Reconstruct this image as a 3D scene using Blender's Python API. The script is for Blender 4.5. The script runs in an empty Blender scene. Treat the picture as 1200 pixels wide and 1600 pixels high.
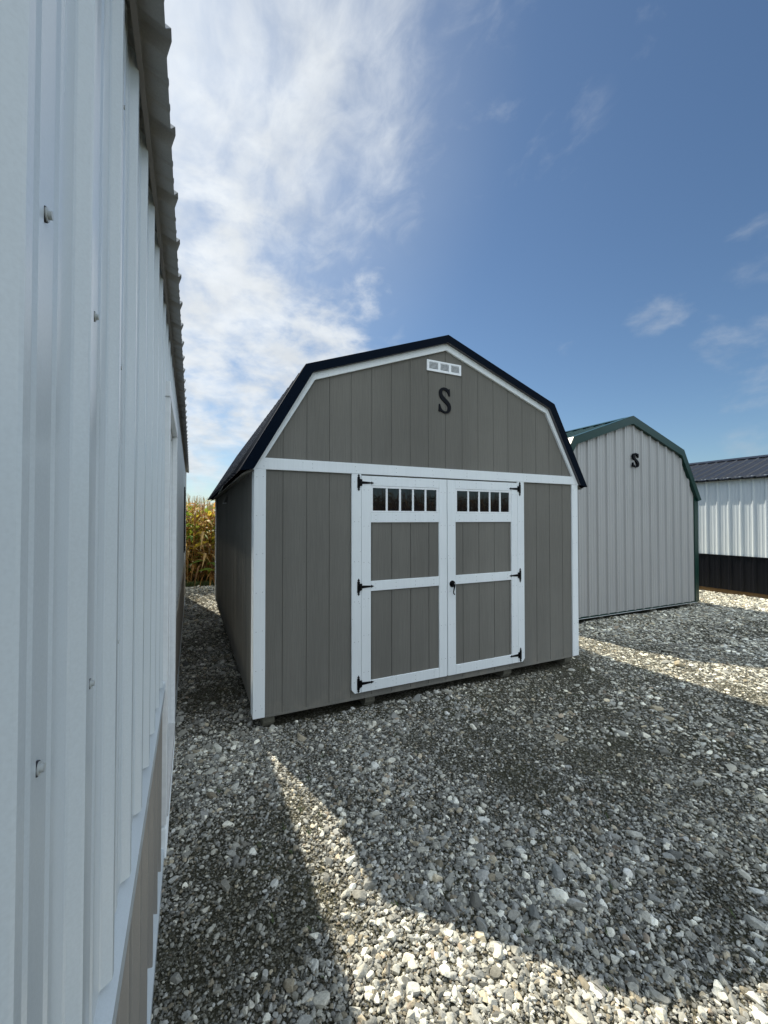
import bpy, math, random
import numpy as np
from mathutils import Vector, Matrix

# ------------------------------------------------------------------ camera, sky, sun, exposure
scene = bpy.context.scene
COL = scene.collection
CAM = Vector((-0.212, -3.508, 1.712))
YAW = 25.2014
cd = bpy.data.cameras.new('camera')
cd.sensor_fit = 'HORIZONTAL'; cd.sensor_width = 36.0
cd.lens = 646.76 / 1200 * 36.0
cd.clip_start = 0.01; cd.clip_end = 5000
co = bpy.data.objects.new('camera', cd); COL.objects.link(co)
co.location = CAM
co.rotation_euler = (math.radians(90 + 1.014), 0, math.radians(-YAW))
scene.camera = co

SUN = Vector((0.210, -0.825, -1.0))          # direction the light travels
sun_el = math.atan2(1.0, math.hypot(0.210, 0.825))
sun_az = math.atan2(-0.210, 0.825)           # from +Y towards +X
ld = bpy.data.lights.new('sun', 'SUN'); ld.energy = 5.0; ld.angle = math.radians(0.55); ld.color = (1.0, 0.925, 0.78)
lo = bpy.data.objects.new('sun', ld); COL.objects.link(lo)
lo.rotation_euler = SUN.to_track_quat('-Z', 'Y').to_euler(); lo.location = (-3, 8, 12)

scene.view_settings.view_transform = 'Standard'
scene.view_settings.look = 'None'
scene.view_settings.exposure = 0.6
scene.view_settings.gamma = 1.0

f_px = 646.76
def pix_dir(px, py):
    y = math.radians(YAW); p = math.radians(1.014)
    r = Vector((math.cos(y), -math.sin(y), 0))
    fw = Vector((math.sin(y) * math.cos(p), math.cos(y) * math.cos(p), math.sin(p)))
    up = r.cross(fw)
    return (fw + r * (px - 600) / f_px + up * (800 - py) / f_px).normalized()

world = bpy.data.worlds.new('World'); scene.world = world; world.use_nodes = True
WN = world.node_tree; WN.nodes.clear()
class NT:
    """tiny node helper"""
    def __init__(s, tree): s.t = tree
    def n(s, typ, **kw):
        nd = s.t.nodes.new(typ)
        for k, v in kw.items(): setattr(nd, k, v)
        return nd
    def put(s, sock, v):
        if isinstance(v, bpy.types.NodeSocket): s.t.links.new(v, sock)
        elif v is not None: sock.default_value = v
    def math(s, op, a, b=None, c=None, clamp=False):
        nd = s.n('ShaderNodeMath', operation=op, use_clamp=clamp)
        for i, v in enumerate((a, b, c)):
            if v is not None: s.put(nd.inputs[i], v)
        return nd.outputs[0]
    def vmath(s, op, a, b=None, out=0, scale=None):
        nd = s.n('ShaderNodeVectorMath', operation=op)
        s.put(nd.inputs[0], a)
        if b is not None: s.put(nd.inputs[1], b)
        if scale is not None: s.put(nd.inputs['Scale'], scale)
        return nd.outputs[out]
    def noise(s, vec, scale, detail=3, rough=0.5, dist=0.0, col=False):
        nd = s.n('ShaderNodeTexNoise')
        s.put(nd.inputs['Vector'], vec)
        nd.inputs['Scale'].default_value = scale; nd.inputs['Detail'].default_value = detail
        nd.inputs['Roughness'].default_value = rough; nd.inputs['Distortion'].default_value = dist
        return nd.outputs['Color' if col else 'Fac']
    def ramp(s, fac, stops):
        nd = s.n('ShaderNodeValToRGB'); s.put(nd.inputs[0], fac)
        e = nd.color_ramp.elements
        while len(e) < len(stops): e.new(0.5)
        for el, (p, c) in zip(e, stops):
            el.position = p; el.color = (c, c, c, 1) if isinstance(c, (int, float)) else (*c, 1)
        return nd.outputs[0]
    def maprange(s, v, a, b, c=0.0, d=1.0, smooth=True):
        nd = s.n('ShaderNodeMapRange', interpolation_type='SMOOTHSTEP' if smooth else 'LINEAR')
        s.put(nd.inputs[0], v)
        for i, x in enumerate((a, b, c, d)): nd.inputs[i + 1].default_value = x
        return nd.outputs[0]
    def mix(s, fac, a, b, mode='MIX'):
        nd = s.n('ShaderNodeMix', data_type='RGBA', blend_type=mode)
        s.put(nd.inputs[0], fac)
        for i, v in ((6, a), (7, b)):
            if isinstance(v, tuple) and len(v) == 3: v = (*v, 1)
            s.put(nd.inputs[i], v)
        return nd.outputs[2]

def build_world():
    w = NT(WN)
    sky = w.n('ShaderNodeTexSky', sky_type='NISHITA')
    sky.sun_disc = False; sky.sun_elevation = sun_el; sky.sun_rotation = sun_az
    sky.altitude = 200; sky.air_density = 1.0; sky.dust_density = 0.6; sky.ozone_density = 1.6
    tc = w.n('ShaderNodeTexCoord')
    d = w.vmath('NORMALIZE', tc.outputs['Generated'])
    sep = w.n('ShaderNodeSeparateXYZ'); w.put(sep.inputs[0], d)
    zc = w.math('MAXIMUM', sep.outputs[2], 0.0)
    den = w.math('ADD', zc, 0.12)
    comb = w.n('ShaderNodeCombineXYZ')
    w.put(comb.inputs[0], w.math('DIVIDE', sep.outputs[0], den))
    w.put(comb.inputs[1], w.math('DIVIDE', sep.outputs[1], den))
    plane = comb.outputs[0]
    # cirrus: streaks drawn out along one wind direction
    mp = w.n('ShaderNodeMapping'); w.put(mp.inputs[0], plane)
    mp.inputs['Rotation'].default_value = (0, 0, math.radians(20)); mp.inputs['Scale'].default_value = (1.7, 0.95, 1)
    wv = w.noise(mp.outputs[0], 1.3, 4, 0.55, 0.2, col=True)
    wp = w.vmath('ADD', mp.outputs[0], w.vmath('SCALE', w.vmath('SUBTRACT', wv, (0.5, 0.5, 0.5)), scale=0.30))
    n1 = w.math('ADD', w.math('MULTIPLY', w.noise(wp, 1.7, 8, 0.54, 0.1), 0.62), w.math('MULTIPLY', w.noise(wp, 7.5, 8, 0.60, 0.3), 0.38))
    n2 = w.noise(plane, 3.4, 10, 0.6, 0.25)
    def lobe(pts):
        tot = None
        for px, py, rad, amp in pts:
            v = pix_dir(px, py)
            dt = w.vmath('DOT_PRODUCT', d, tuple(v), out=1)
            c = math.cos(math.radians(rad))
            g = w.maprange(dt, c, 1.0, 0.0, amp)
            tot = g if tot is None else w.math('MAXIMUM', tot, g)
        return tot
    thin = lobe([(390, 120, 26, 1.0), (290, 330, 22, .85), (640, 30, 18, .60), (300, 560, 16, .6), (830, 190, 9, .42), (480, 450, 16, .5), (620, 230, 9, .6)])
    puff = lobe([(500, 575, 10, 1.35), (340, 450, 16, .95), (340, 620, 13, 1.25), (450, 545, 10, 1.15), (560, 440, 8, .55), (320, 735, 7, 1.1), (330, 250, 14, .5), (270, 700, 8, .9),
                 (640, 590, 7, .6), (440, 600, 9, 1.0)])
    faint = lobe([(1190, 560, 8, .9), (1190, 655, 6, .9), (1020, 500, 4, .72), (1195, 385, 5, .6), (830, 200, 5, .36)])
    veil = lobe([(300, 200, 34, 1.0), (330, 600, 24, .8)])
    c1 = w.maprange(w.math('ADD', w.math('MULTIPLY', w.math('SUBTRACT', n1, 0.5), 1.9), w.math('MULTIPLY', thin, 0.60)), 0.19, 0.95)
    d3 = w.vmath('MULTIPLY', d, (1.0, 1.0, 1.9))
    n3 = w.noise(d3, 7.5, 10, 0.58, 0.2)
    c2 = w.maprange(w.math('ADD', w.math('MULTIPLY', w.math('SUBTRACT', n3, 0.5), 1.7), w.math('MULTIPLY', puff, 0.5)), 0.20, 0.74)
    c1 = w.math('MULTIPLY', c1, w.maprange(thin, 0.0, 0.5))
    c2 = w.math('MULTIPLY', c2, w.maprange(puff, 0.0, 0.45))
    cov = w.math('SUBTRACT', 1.0, w.math('MULTIPLY', w.math('SUBTRACT', 1.0, w.math('MULTIPLY', c1, 0.92)), w.math('SUBTRACT', 1.0, w.math('MULTIPLY', c2, 0.92))))
    c3 = w.maprange(w.math('ADD', w.math('MULTIPLY', w.math('SUBTRACT', n3, 0.5), 1.7), w.math('MULTIPLY', faint, 0.5)), 0.22, 0.85)
    cov = w.math('SUBTRACT', 1.0, w.math('MULTIPLY', w.math('SUBTRACT', 1.0, cov), w.math('MULTIPLY', w.math('SUBTRACT', 1.0, w.math('MULTIPLY', c3, 0.42)), w.math('SUBTRACT', 1.0, w.math('MULTIPLY', veil, 0.17)))))
    ns = w.vmath('DOT_PRODUCT', d, tuple(-SUN.normalized()), out=1)
    # cloud brightness grows towards the sun as thin cloud forward-scatters it
    cb = w.maprange(ns, 0.1, 1.0, 6.0, 9.6, smooth=False)
    tex = w.maprange(n2, 0.3, 0.7, 0.88, 1.06)
    cb = w.math('MULTIPLY', cb, tex)
    cc = w.n('ShaderNodeCombineColor')
    w.put(cc.inputs[0], w.math('MULTIPLY', cb, 0.95)); w.put(cc.inputs[1], w.math('MULTIPLY', cb, 1.0)); w.put(cc.inputs[2], w.math('MULTIPLY', cb, 1.04))
    skyc = w.mix(1.0, sky.outputs[0], (0.82, 0.97, 1.05), 'MULTIPLY')
    colr = w.mix(cov, skyc, cc.outputs[0])
    # bright cloud added outside the view as fill light for the shaded walls
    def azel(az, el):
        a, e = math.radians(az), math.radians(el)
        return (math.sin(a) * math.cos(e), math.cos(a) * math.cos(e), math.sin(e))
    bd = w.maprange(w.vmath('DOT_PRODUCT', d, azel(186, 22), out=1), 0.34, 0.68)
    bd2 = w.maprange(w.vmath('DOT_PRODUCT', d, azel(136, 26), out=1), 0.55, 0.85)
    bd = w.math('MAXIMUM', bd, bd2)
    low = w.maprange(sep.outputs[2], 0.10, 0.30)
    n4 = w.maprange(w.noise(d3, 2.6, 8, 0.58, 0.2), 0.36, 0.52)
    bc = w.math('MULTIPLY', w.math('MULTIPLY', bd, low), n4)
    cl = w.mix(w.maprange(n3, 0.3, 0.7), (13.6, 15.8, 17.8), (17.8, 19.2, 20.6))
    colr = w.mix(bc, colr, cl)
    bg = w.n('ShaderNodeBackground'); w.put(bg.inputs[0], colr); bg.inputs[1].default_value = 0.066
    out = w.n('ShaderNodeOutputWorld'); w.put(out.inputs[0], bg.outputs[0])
build_world()

# ------------------------------------------------------------------ helpers
random.seed(4); rng = np.random.default_rng(11)

def tag(o, label=None, cat=None, group=None, kind=None):
    for k, v in (('label', label), ('category', cat), ('group', group), ('kind', kind)):
        if v: o[k] = v
    return o

class Frame:
    """a thing: an Empty at its base; geometry is given in frame coordinates and stored relative to o"""
    def __init__(s, name, o, loc=None, rotz=0.0):
        s.e = bpy.data.objects.new(name, None); COL.objects.link(s.e)
        s.o = np.array(o, float)
        s.e.location = loc if loc is not None else o
        s.e.rotation_euler = (0, 0, rotz); s.e.empty_display_size = 0.3

class MB:
    def __init__(s): s.v = []; s.f = []; s.m = []; s.sm = []
    def add(s, vs, fs, m=0, sm=False):
        b = len(s.v); s.v += [tuple(v) for v in vs]
        for f in fs: s.f.append([b + i for i in f]); s.m.append(m); s.sm.append(sm)
        return s
    def box(s, x0, x1, y0, y1, z0, z1, m=0):
        return s.add([(x, y, z) for x in (x0, x1) for y in (y0, y1) for z in (z0, z1)],
                     [(0, 1, 3, 2), (4, 6, 7, 5), (0, 4, 5, 1), (2, 3, 7, 6), (0, 2, 6, 4), (1, 5, 7, 3)], m)
    def bbox(s, x0, x1, y0, y1, z0, z1, b=0.002, m=0):
        """box with chamfered edges"""
        import bmesh
        bm = bmesh.new(); bmesh.ops.create_cube(bm, size=1)
        for v in bm.verts:
            v.co = ((x0 + x1) / 2 + v.co.x * (x1 - x0), (y0 + y1) / 2 + v.co.y * (y1 - y0), (z0 + z1) / 2 + v.co.z * (z1 - z0))
        bmesh.ops.bevel(bm, geom=bm.edges[:], offset=b, segments=1, affect='EDGES')
        bm.verts.index_update()
        s.add([v.co[:] for v in bm.verts], [[v.index for v in f.verts] for f in bm.faces], m); bm.free(); return s
    def prism(s, poly, ext, m=0):
        """poly: 3-D outline, ext: extrusion vector"""
        n = len(poly); p = [Vector(a) for a in poly]; e = Vector(ext)
        nrm = Vector((0, 0, 0))
        for i in range(n): nrm += p[i].cross(p[(i + 1) % n])
        if nrm.dot(e) > 0: p.reverse()
        vs = [a[:] for a in p] + [(a + e)[:] for a in p]
        fs = [list(range(n)), list(range(2 * n - 1, n - 1, -1))]
        for i in range(n):
            j = (i + 1) % n; fs.append([i, i + n, j + n, j])
        return s.add(vs, fs, m)
    def tube(s, pts, r, n=8, m=0, cap=True):
        P = [Vector(p) for p in pts]; rs = r if isinstance(r, (list, tuple)) else [r] * len(P)
        rings = []
        for i, p in enumerate(P):
            t = (P[min(i + 1, len(P) - 1)] - P[max(i - 1, 0)]).normalized()
            a = t.orthogonal().normalized() if i == 0 else (pa - t * pa.dot(t)).normalized()
            pa = a; b = t.cross(a)
            rings.append([(p + (a * math.cos(2 * math.pi * k / n) + b * math.sin(2 * math.pi * k / n)) * rs[i])[:] for k in range(n)])
        vs = [v for ring in rings for v in ring]; fs = []
        for i in range(len(P) - 1):
            for k in range(n): fs.append([i * n + k, i * n + (k + 1) % n, (i + 1) * n + (k + 1) % n, (i + 1) * n + k])
        s.add(vs, fs, m, True)
        if cap: s.add(rings[0], [list(range(n))[::-1]], m); s.add(rings[-1], [list(range(n))], m)
        return s
    def build(s, name, mats, parent=None, smooth=False):
        me = bpy.data.meshes.new(name)
        o = np.array(s.v, float)
        if isinstance(parent, Frame): o = o - parent.o
        elif parent is not None and 'fo' in parent: o = o - np.array(parent['fo'][:])
        me.from_pydata(o.tolist(), [], s.f); me.update()
        if not isinstance(mats, (list, tuple)): mats = [mats]
        for m in mats: me.materials.append(m)
        for p, mi, sm in zip(me.polygons, s.m, s.sm): p.material_index = mi; p.use_smooth = sm or smooth
        ob = bpy.data.objects.new(name, me); COL.objects.link(ob)
        if isinstance(parent, Frame):
            ob.parent = parent.e; FO[ob.name] = parent.o
        elif parent is not None: ob.parent = parent; FO[ob.name] = FO[parent.name]
        return ob
FO = {}
_build = MB.build
def build(s, name, mats, parent=None, smooth=False):
    # children of parts share the thing's frame offset
    if parent is None or isinstance(parent, Frame): return _build(s, name, mats, parent, smooth)
    fo = FO[parent.name]
    s.v = [tuple(np.array(v) - fo) for v in s.v]
    ob = _build(s, name, mats, None, smooth); ob.parent = parent; FO[ob.name] = fo
    return ob
MB.build = build

# ------------------------------------------------------------------ materials
def material(name):
    m = bpy.data.materials.new(name); m.use_nodes = True
    t = NT(m.node_tree); b = m.node_tree.nodes['Principled BSDF']
    return m, t, b

def bump(t, b, h, strength=0.3, dist=0.01):
    nd = t.n('ShaderNodeBump'); t.put(nd.inputs['Height'], h)
    nd.inputs['Strength'].default_value = strength; nd.inputs['Distance'].default_value = dist
    t.put(b.inputs['Normal'], nd.outputs[0])

def obj_coord(t, scale=(1, 1, 1)):
    tc = t.n('ShaderNodeTexCoord'); mp = t.n('ShaderNodeMapping')
    t.put(mp.inputs[0], tc.outputs['Object']); mp.inputs['Scale'].default_value = scale
    return mp.outputs[0]

def mat_wood_paint(name, col, grain=(18, 18, 0.9), var=0.10, specks=0.0, rough=0.62, strength=0.25, splash=0.0, spec=0.3):
    m, t, b = material(name)
    g = t.noise(obj_coord(t, grain), 4.0, 6, 0.62, 0.4)
    big = t.noise(obj_coord(t), 1.1, 4, 0.6)
    f = t.math('ADD', t.math('MULTIPLY', g, 0.5), t.math('MULTIPLY', big, 0.5))
    lo_ = tuple(c * (1 - var) for c in col); hi = tuple(min(1, c * (1 + var)) for c in col)
    c = t.mix(t.maprange(f, 0.35, 0.65), lo_, hi)
    if specks:
        vo = t.n('ShaderNodeTexVoronoi'); t.put(vo.inputs[0], obj_coord(t)); vo.inputs['Scale'].default_value = 26
        sp = t.maprange(vo.outputs['Distance'], 0.05, 0.11, 1.0, 0.0)
        msk = t.maprange(t.noise(obj_coord(t), 9.0, 2), 0.56, 0.62)
        c = t.mix(t.math('MULTIPLY', t.math('MULTIPLY', sp, msk), specks), c, (0.22, 0.22, 0.22))
    if splash:      # dust thrown up on the bottom of the boards
        sep = t.n('ShaderNodeSeparateXYZ'); tc = t.n('ShaderNodeTexCoord'); t.put(sep.inputs[0], tc.outputs['Object'])
        low = t.maprange(sep.outputs[2], 0.05, 0.42, 1.0, 0.0)
        dn = t.maprange(t.noise(obj_coord(t, (1, 1, 0.7)), 7.0, 8, 0.7), 0.42, 0.70)
        c = t.mix(t.math('MULTIPLY', t.math('MULTIPLY', low, dn), splash), c, (0.30, 0.28, 0.235))
        seam = t.maprange(t.noise(obj_coord(t, (2.46, 2.46, 0.12)), 1.0, 1), 0.3, 0.7, 0.93, 1.07)
        c = t.vmath('SCALE', c, scale=seam)
    t.put(b.inputs['Base Color'], c)
    b.inputs['Roughness'].default_value = rough
    b.inputs['Specular IOR Level'].default_value = spec
    b.inputs['Diffuse Roughness'].default_value = 0.9
    bump(t, b, g, strength, 0.004)
    return m

def mat_metal(name, col, rough=0.36, var=0.04, dust=0.0, spec=0.5, wav=0.12):
    m, t, b = material(name)
    big = t.noise(obj_coord(t, (1, 1, 0.35)), 2.2, 5, 0.6)
    fine = t.noise(obj_coord(t), 260.0, 2, 0.5)
    f = t.math('ADD', t.math('MULTIPLY', big, 0.55), t.math('MULTIPLY', fine, 0.45))
    c = t.mix(t.maprange(f, 0.35, 0.65), tuple(x * (1 - var) for x in col), tuple(min(1, x * (1 + var)) for x in col))
    if dust:
        sep = t.n('ShaderNodeSeparateXYZ'); tc = t.n('ShaderNodeTexCoord'); t.put(sep.inputs[0], tc.outputs['Object'])
        low = t.maprange(sep.outputs[2], 0.0, 0.8, 1.0, 0.0)
        dn = t.maprange(t.noise(obj_coord(t, (3, 3, 0.5)), 3.0, 6, 0.65), 0.25, 0.85)
        c = t.mix(t.math('MULTIPLY', t.math('MULTIPLY', low, dn), dust), c, (0.32, 0.29, 0.24))
    t.put(b.inputs['Base Color'], c)
    t.put(b.inputs['Roughness'], t.maprange(big, 0.3, 0.7, rough - 0.05, rough + 0.08, smooth=False))
    b.inputs['Specular IOR Level'].default_value = spec
    h = t.math('ADD', t.math('MULTIPLY', t.noise(obj_coord(t, (1, 1, 0.25)), 5.0, 3, 0.5), 1.0), t.math('MULTIPLY', fine, 0.02))
    bump(t, b, h, wav, 0.012)
    return m

def mat_plain(name, col, rough=0.5, spec=0.5, metal=0.0, bumpy=0.0):
    m, t, b = material(name)
    n = t.noise(obj_coord(t), 30, 4, 0.6)
    t.put(b.inputs['Base Color'], t.mix(n, tuple(c * 0.85 for c in col), tuple(min(1, c * 1.12) for c in col)))
    b.inputs['Roughness'].default_value = rough; b.inputs['Specular IOR Level'].default_value = spec; b.inputs['Metallic'].default_value = metal
    if bumpy: bump(t, b, n, bumpy, 0.005)
    return m

M = dict(
    siding=mat_wood_paint('taupe_siding', (0.208, 0.203, 0.181), var=0.07, strength=0.9, splash=0.5, spec=0.06, rough=0.9),
    trim=mat_wood_paint('white_trim', (0.82, 0.86, 0.87), var=0.03, specks=0.75, strength=0.3),
    navy=mat_metal('navy_steel', (0.0015, 0.0050, 0.012), rough=0.55, wav=0.03, spec=0.04),
    black_roof=mat_metal('black_roof_steel', (0.015, 0.016, 0.020), rough=0.36, wav=0.06, spec=0.32),
    green=mat_metal('green_steel', (0.006, 0.036, 0.028), rough=0.30, wav=0.05, spec=0.3),
    grey_panel=mat_metal('grey_panel_steel', (0.40, 0.405, 0.40), rough=0.38, dust=0.15, spec=0.4),
    white_panel=mat_metal('white_panel_steel', (0.60, 0.66, 0.69), rough=0.20, var=0.035, dust=0.05, wav=0.09),
    black_panel=mat_metal('black_panel_steel', (0.005, 0.006, 0.009), rough=0.34, dust=0.0, spec=0.22),
    taupe_panel=mat_metal('taupe_panel_steel', (0.27, 0.258, 0.235), rough=0.34, dust=0.1),
    roof_under=mat_metal('grey_roof_underside', (0.36, 0.355, 0.34), rough=0.5, var=0.10, wav=0.1),
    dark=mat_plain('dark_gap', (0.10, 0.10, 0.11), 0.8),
    brown_edge=mat_plain('brown_trim_edge', (0.22, 0.20, 0.18), 0.6),
    nail=mat_plain('nail_head', (0.30, 0.31, 0.32), 0.5),
    sidenail=mat_plain('painted_nail', (0.10, 0.098, 0.09), 0.5),
    iron=mat_plain('black_iron', (0.003, 0.003, 0.004), 0.42, 0.15),
    letter=mat_plain('black_letter', (0.003, 0.004, 0.007), 0.6, 0.12),
    steel=mat_plain('bright_sill', (0.75, 0.75, 0.74), 0.3, 0.5, 0.8),
    vinyl=mat_plain('white_vinyl', (0.80, 0.83, 0.84), 0.4),
    screw=mat_plain('painted_screw', (0.48, 0.51, 0.50), 0.4),
    washer=mat_plain('grey_washer', (0.14, 0.14, 0.15), 0.6),
    rubber=mat_plain('dark_washer', (0.03, 0.03, 0.035), 0.7),
    skid=mat_wood_paint('weathered_skid', (0.17, 0.165, 0.13), (14, 1.2, 14), 0.25, strength=0.6),
    brown_skid=mat_wood_paint('brown_treated_skid', (0.20, 0.125, 0.055), (14, 1.2, 14), 0.3, strength=0.6),
)
def mat_glass():
    m, t, b = material('dark_window_glass')
    b.inputs['Base Color'].default_value = (0.006, 0.007, 0.009, 1)
    b.inputs['Roughness'].default_value = 0.02; b.inputs['IOR'].default_value = 1.52
    bump(t, b, t.noise(obj_coord(t), 1.5, 2), 0.02, 0.01)
    return m
M['glass'] = mat_glass()

# ------------------------------------------------------------------ ground
def vnoise(x, y, s, seed):
    """smooth value noise for numpy arrays"""
    x = np.asarray(x, float) * s; y = np.asarray(y, float) * s
    xi = np.floor(x).astype(np.int64); yi = np.floor(y).astype(np.int64); fx = x - xi; fy = y - yi
    fx = fx * fx * (3 - 2 * fx); fy = fy * fy * (3 - 2 * fy)
    def h(a, b):
        n = (a * 374761393 + b * 668265263 + seed * 974634777) & 0xffffffff
        n = ((n ^ (n >> 13)) * 1274126177) & 0xffffffff
        return ((n ^ (n >> 16)) & 0xffff) / 65535.0
    return (h(xi, yi) * (1 - fx) + h(xi + 1, yi) * fx) * (1 - fy) + (h(xi, yi + 1) * (1 - fx) + h(xi + 1, yi + 1) * fx) * fy

def gh(x, y):
    """height of the gravel yard"""
    h = (vnoise(x, y, 0.9, 1) - 0.5) * 0.030 + (vnoise(x, y, 2.3, 2) - 0.5) * 0.020 + (vnoise(x, y, 6.0, 3) - 0.5) * 0.010
    return h - 0.012

def coarse(x, y):
    """0 = fine grit swept bare, 1 = loose coarse stones"""
    c = 0.55 * vnoise(x, y, 1.1, 5) + 0.30 * vnoise(x, y, 2.9, 6) + 0.15 * vnoise(x, y, 7, 8)
    # looser, bigger stone was tipped in the foreground and to the right
    c = c + 0.16 * np.clip((-1.5 - y) / 0.7, 0, 1) * np.clip((x - 0.3) / 0.5, 0, 1) + 0.10 * np.clip((x - 2.5) / 2, 0, 1) + 0.10 * np.clip((-1.3 - y) / 0.8, 0, 1)
    return c

def mat_yard():
    m, t, b = material('gravel_yard')
    v = obj_coord(t)
    vo = t.n('ShaderNodeTexVoronoi'); t.put(vo.inputs[0], v); vo.inputs['Scale'].default_value = 75
    vo2 = t.n('ShaderNodeTexVoronoi'); t.put(vo2.inputs[0], v); vo2.inputs['Scale'].default_value = 160
    sh = t.n('ShaderNodeSeparateColor'); t.put(sh.inputs[0], vo.outputs['Color'])
    sh2 = t.n('ShaderNodeSeparateColor'); t.put(sh2.inputs[0], vo2.outputs['Color'])
    f = t.math('ADD', t.math('MULTIPLY', sh.outputs[0], 0.6), t.math('MULTIPLY', sh2.outputs[1], 0.4))
    c = t.ramp(f, [(0.0, (0.028, 0.027, 0.018)), (0.5, (0.075, 0.071, 0.048)), (0.8, (0.16, 0.153, 0.12)), (1.0, (0.34, 0.335, 0.30))])
    mo = t.maprange(t.noise(v, 1.4, 6, 0.65), 0.50, 0.66)
    c = t.mix(t.math('MULTIPLY', mo, 0.75), c, t.mix(sh.outputs[1], (0.060, 0.062, 0.030), (0.11, 0.105, 0.06)))
    t.put(b.inputs['Base Color'], c); b.inputs['Roughness'].default_value = 0.95; b.inputs['Specular IOR Level'].default_value = 0.15
    hh = t.math('ADD', t.math('MULTIPLY', vo.outputs['Distance'], -1.0), t.math('MULTIPLY', vo2.outputs['Distance'], -0.5))
    bump(t, b, hh, 0.9, 0.012)
    return m

def ground():
    m, t, b = material('field_soil')
    n = t.noise(obj_coord(t), 0.35, 8, 0.65)
    t.put(b.inputs['Base Color'], t.mix(t.maprange(n, 0.35, 0.65), (0.10, 0.085, 0.05), (0.09, 0.105, 0.04)))
    b.inputs['Roughness'].default_value = 1.0
    mb = MB(); S = 2500
    mb.add([(-S, -S, -0.06), (S, -S, -0.06), (S, S, -0.06), (-S, S, -0.06)], [(0, 1, 2, 3)])
    tag(mb.build('ground', m), kind='structure')
    xs = np.concatenate([np.arange(-16, -2, 0.5), np.arange(-2, 9, 0.06), np.arange(9, 26.1, 0.5)])
    ys = np.concatenate([np.arange(-11.0, -4, 0.5), np.arange(-4, 3, 0.06), np.arange(3, 8.6, 0.2)])
    X, Y = np.meshgrid(xs, ys); Z = gh(X, Y)
    nx, ny = len(xs), len(ys)
    me = bpy.data.meshes.new('gravel_yard')
    V = np.stack([X, Y, Z], -1).reshape(-1, 3)
    idx = np.arange(nx * ny).reshape(ny, nx)
    F = np.stack([idx[:-1, :-1], idx[:-1, 1:], idx[1:, 1:], idx[1:, :-1]], -1).reshape(-1, 4)
    me.from_pydata(V.tolist(), [], F.tolist()); me.update()
    for p in me.polygons: p.use_smooth = True
    me.materials.append(mat_yard())
    o = bpy.data.objects.new('gravel_yard', me); COL.objects.link(o); tag(o, kind='structure')
ground()

# loose stones --------------------------------------------------------------
def ico(sub):
    import bmesh
    bm = bmesh.new(); bmesh.ops.create_icosphere(bm, subdivisions=sub, radius=1.0)
    bm.verts.ensure_lookup_table()
    v = np.array([x.co[:] for x in bm.verts]); f = np.array([[a.index for a in q.verts] for q in bm.faces]); bm.free()
    return v, f

def rock_variants(sub, n, seed):
    r = np.random.default_rng(seed); v0, f = ico(sub); out = []
    for _ in range(n):
        v = v0 * 1.25
        for _k in range(r.integers(9, 15)):
            nrm = r.normal(size=3); nrm /= np.linalg.norm(nrm)
            dcut = r.uniform(0.52, 0.92)
            s = v @ nrm; over = np.maximum(s - dcut, 0)
            v = v - over[:, None] * nrm * 0.96
        v = v * (1 + r.normal(size=(len(v), 1)) * 0.018)
        v = v * np.array([r.uniform(0.85, 1.45), r.uniform(0.70, 1.0), r.uniform(0.42, 0.68) + (0.14 if sub > 1 else 0)])
        out.append(v)
    return np.array(out), f

def inside_building(x, y):
    a = (x > 0.36) & (x < 3.90) & (y > 0.05) & (y < 5.4)
    b = (x < -0.40) & (y < 7.4)
    c = (x > 4.95) & (x < 8.55) & (y > 1.36) & (y < 7.0)
    d = (x > 11.2) & (y > -3)
    return a | b | c | d

def scatter(x0, x1, y0, y1, dens):
    n = int((x1 - x0) * (y1 - y0) * dens)
    return rng.uniform(x0, x1, n), rng.uniform(y0, y1, n)

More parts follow.
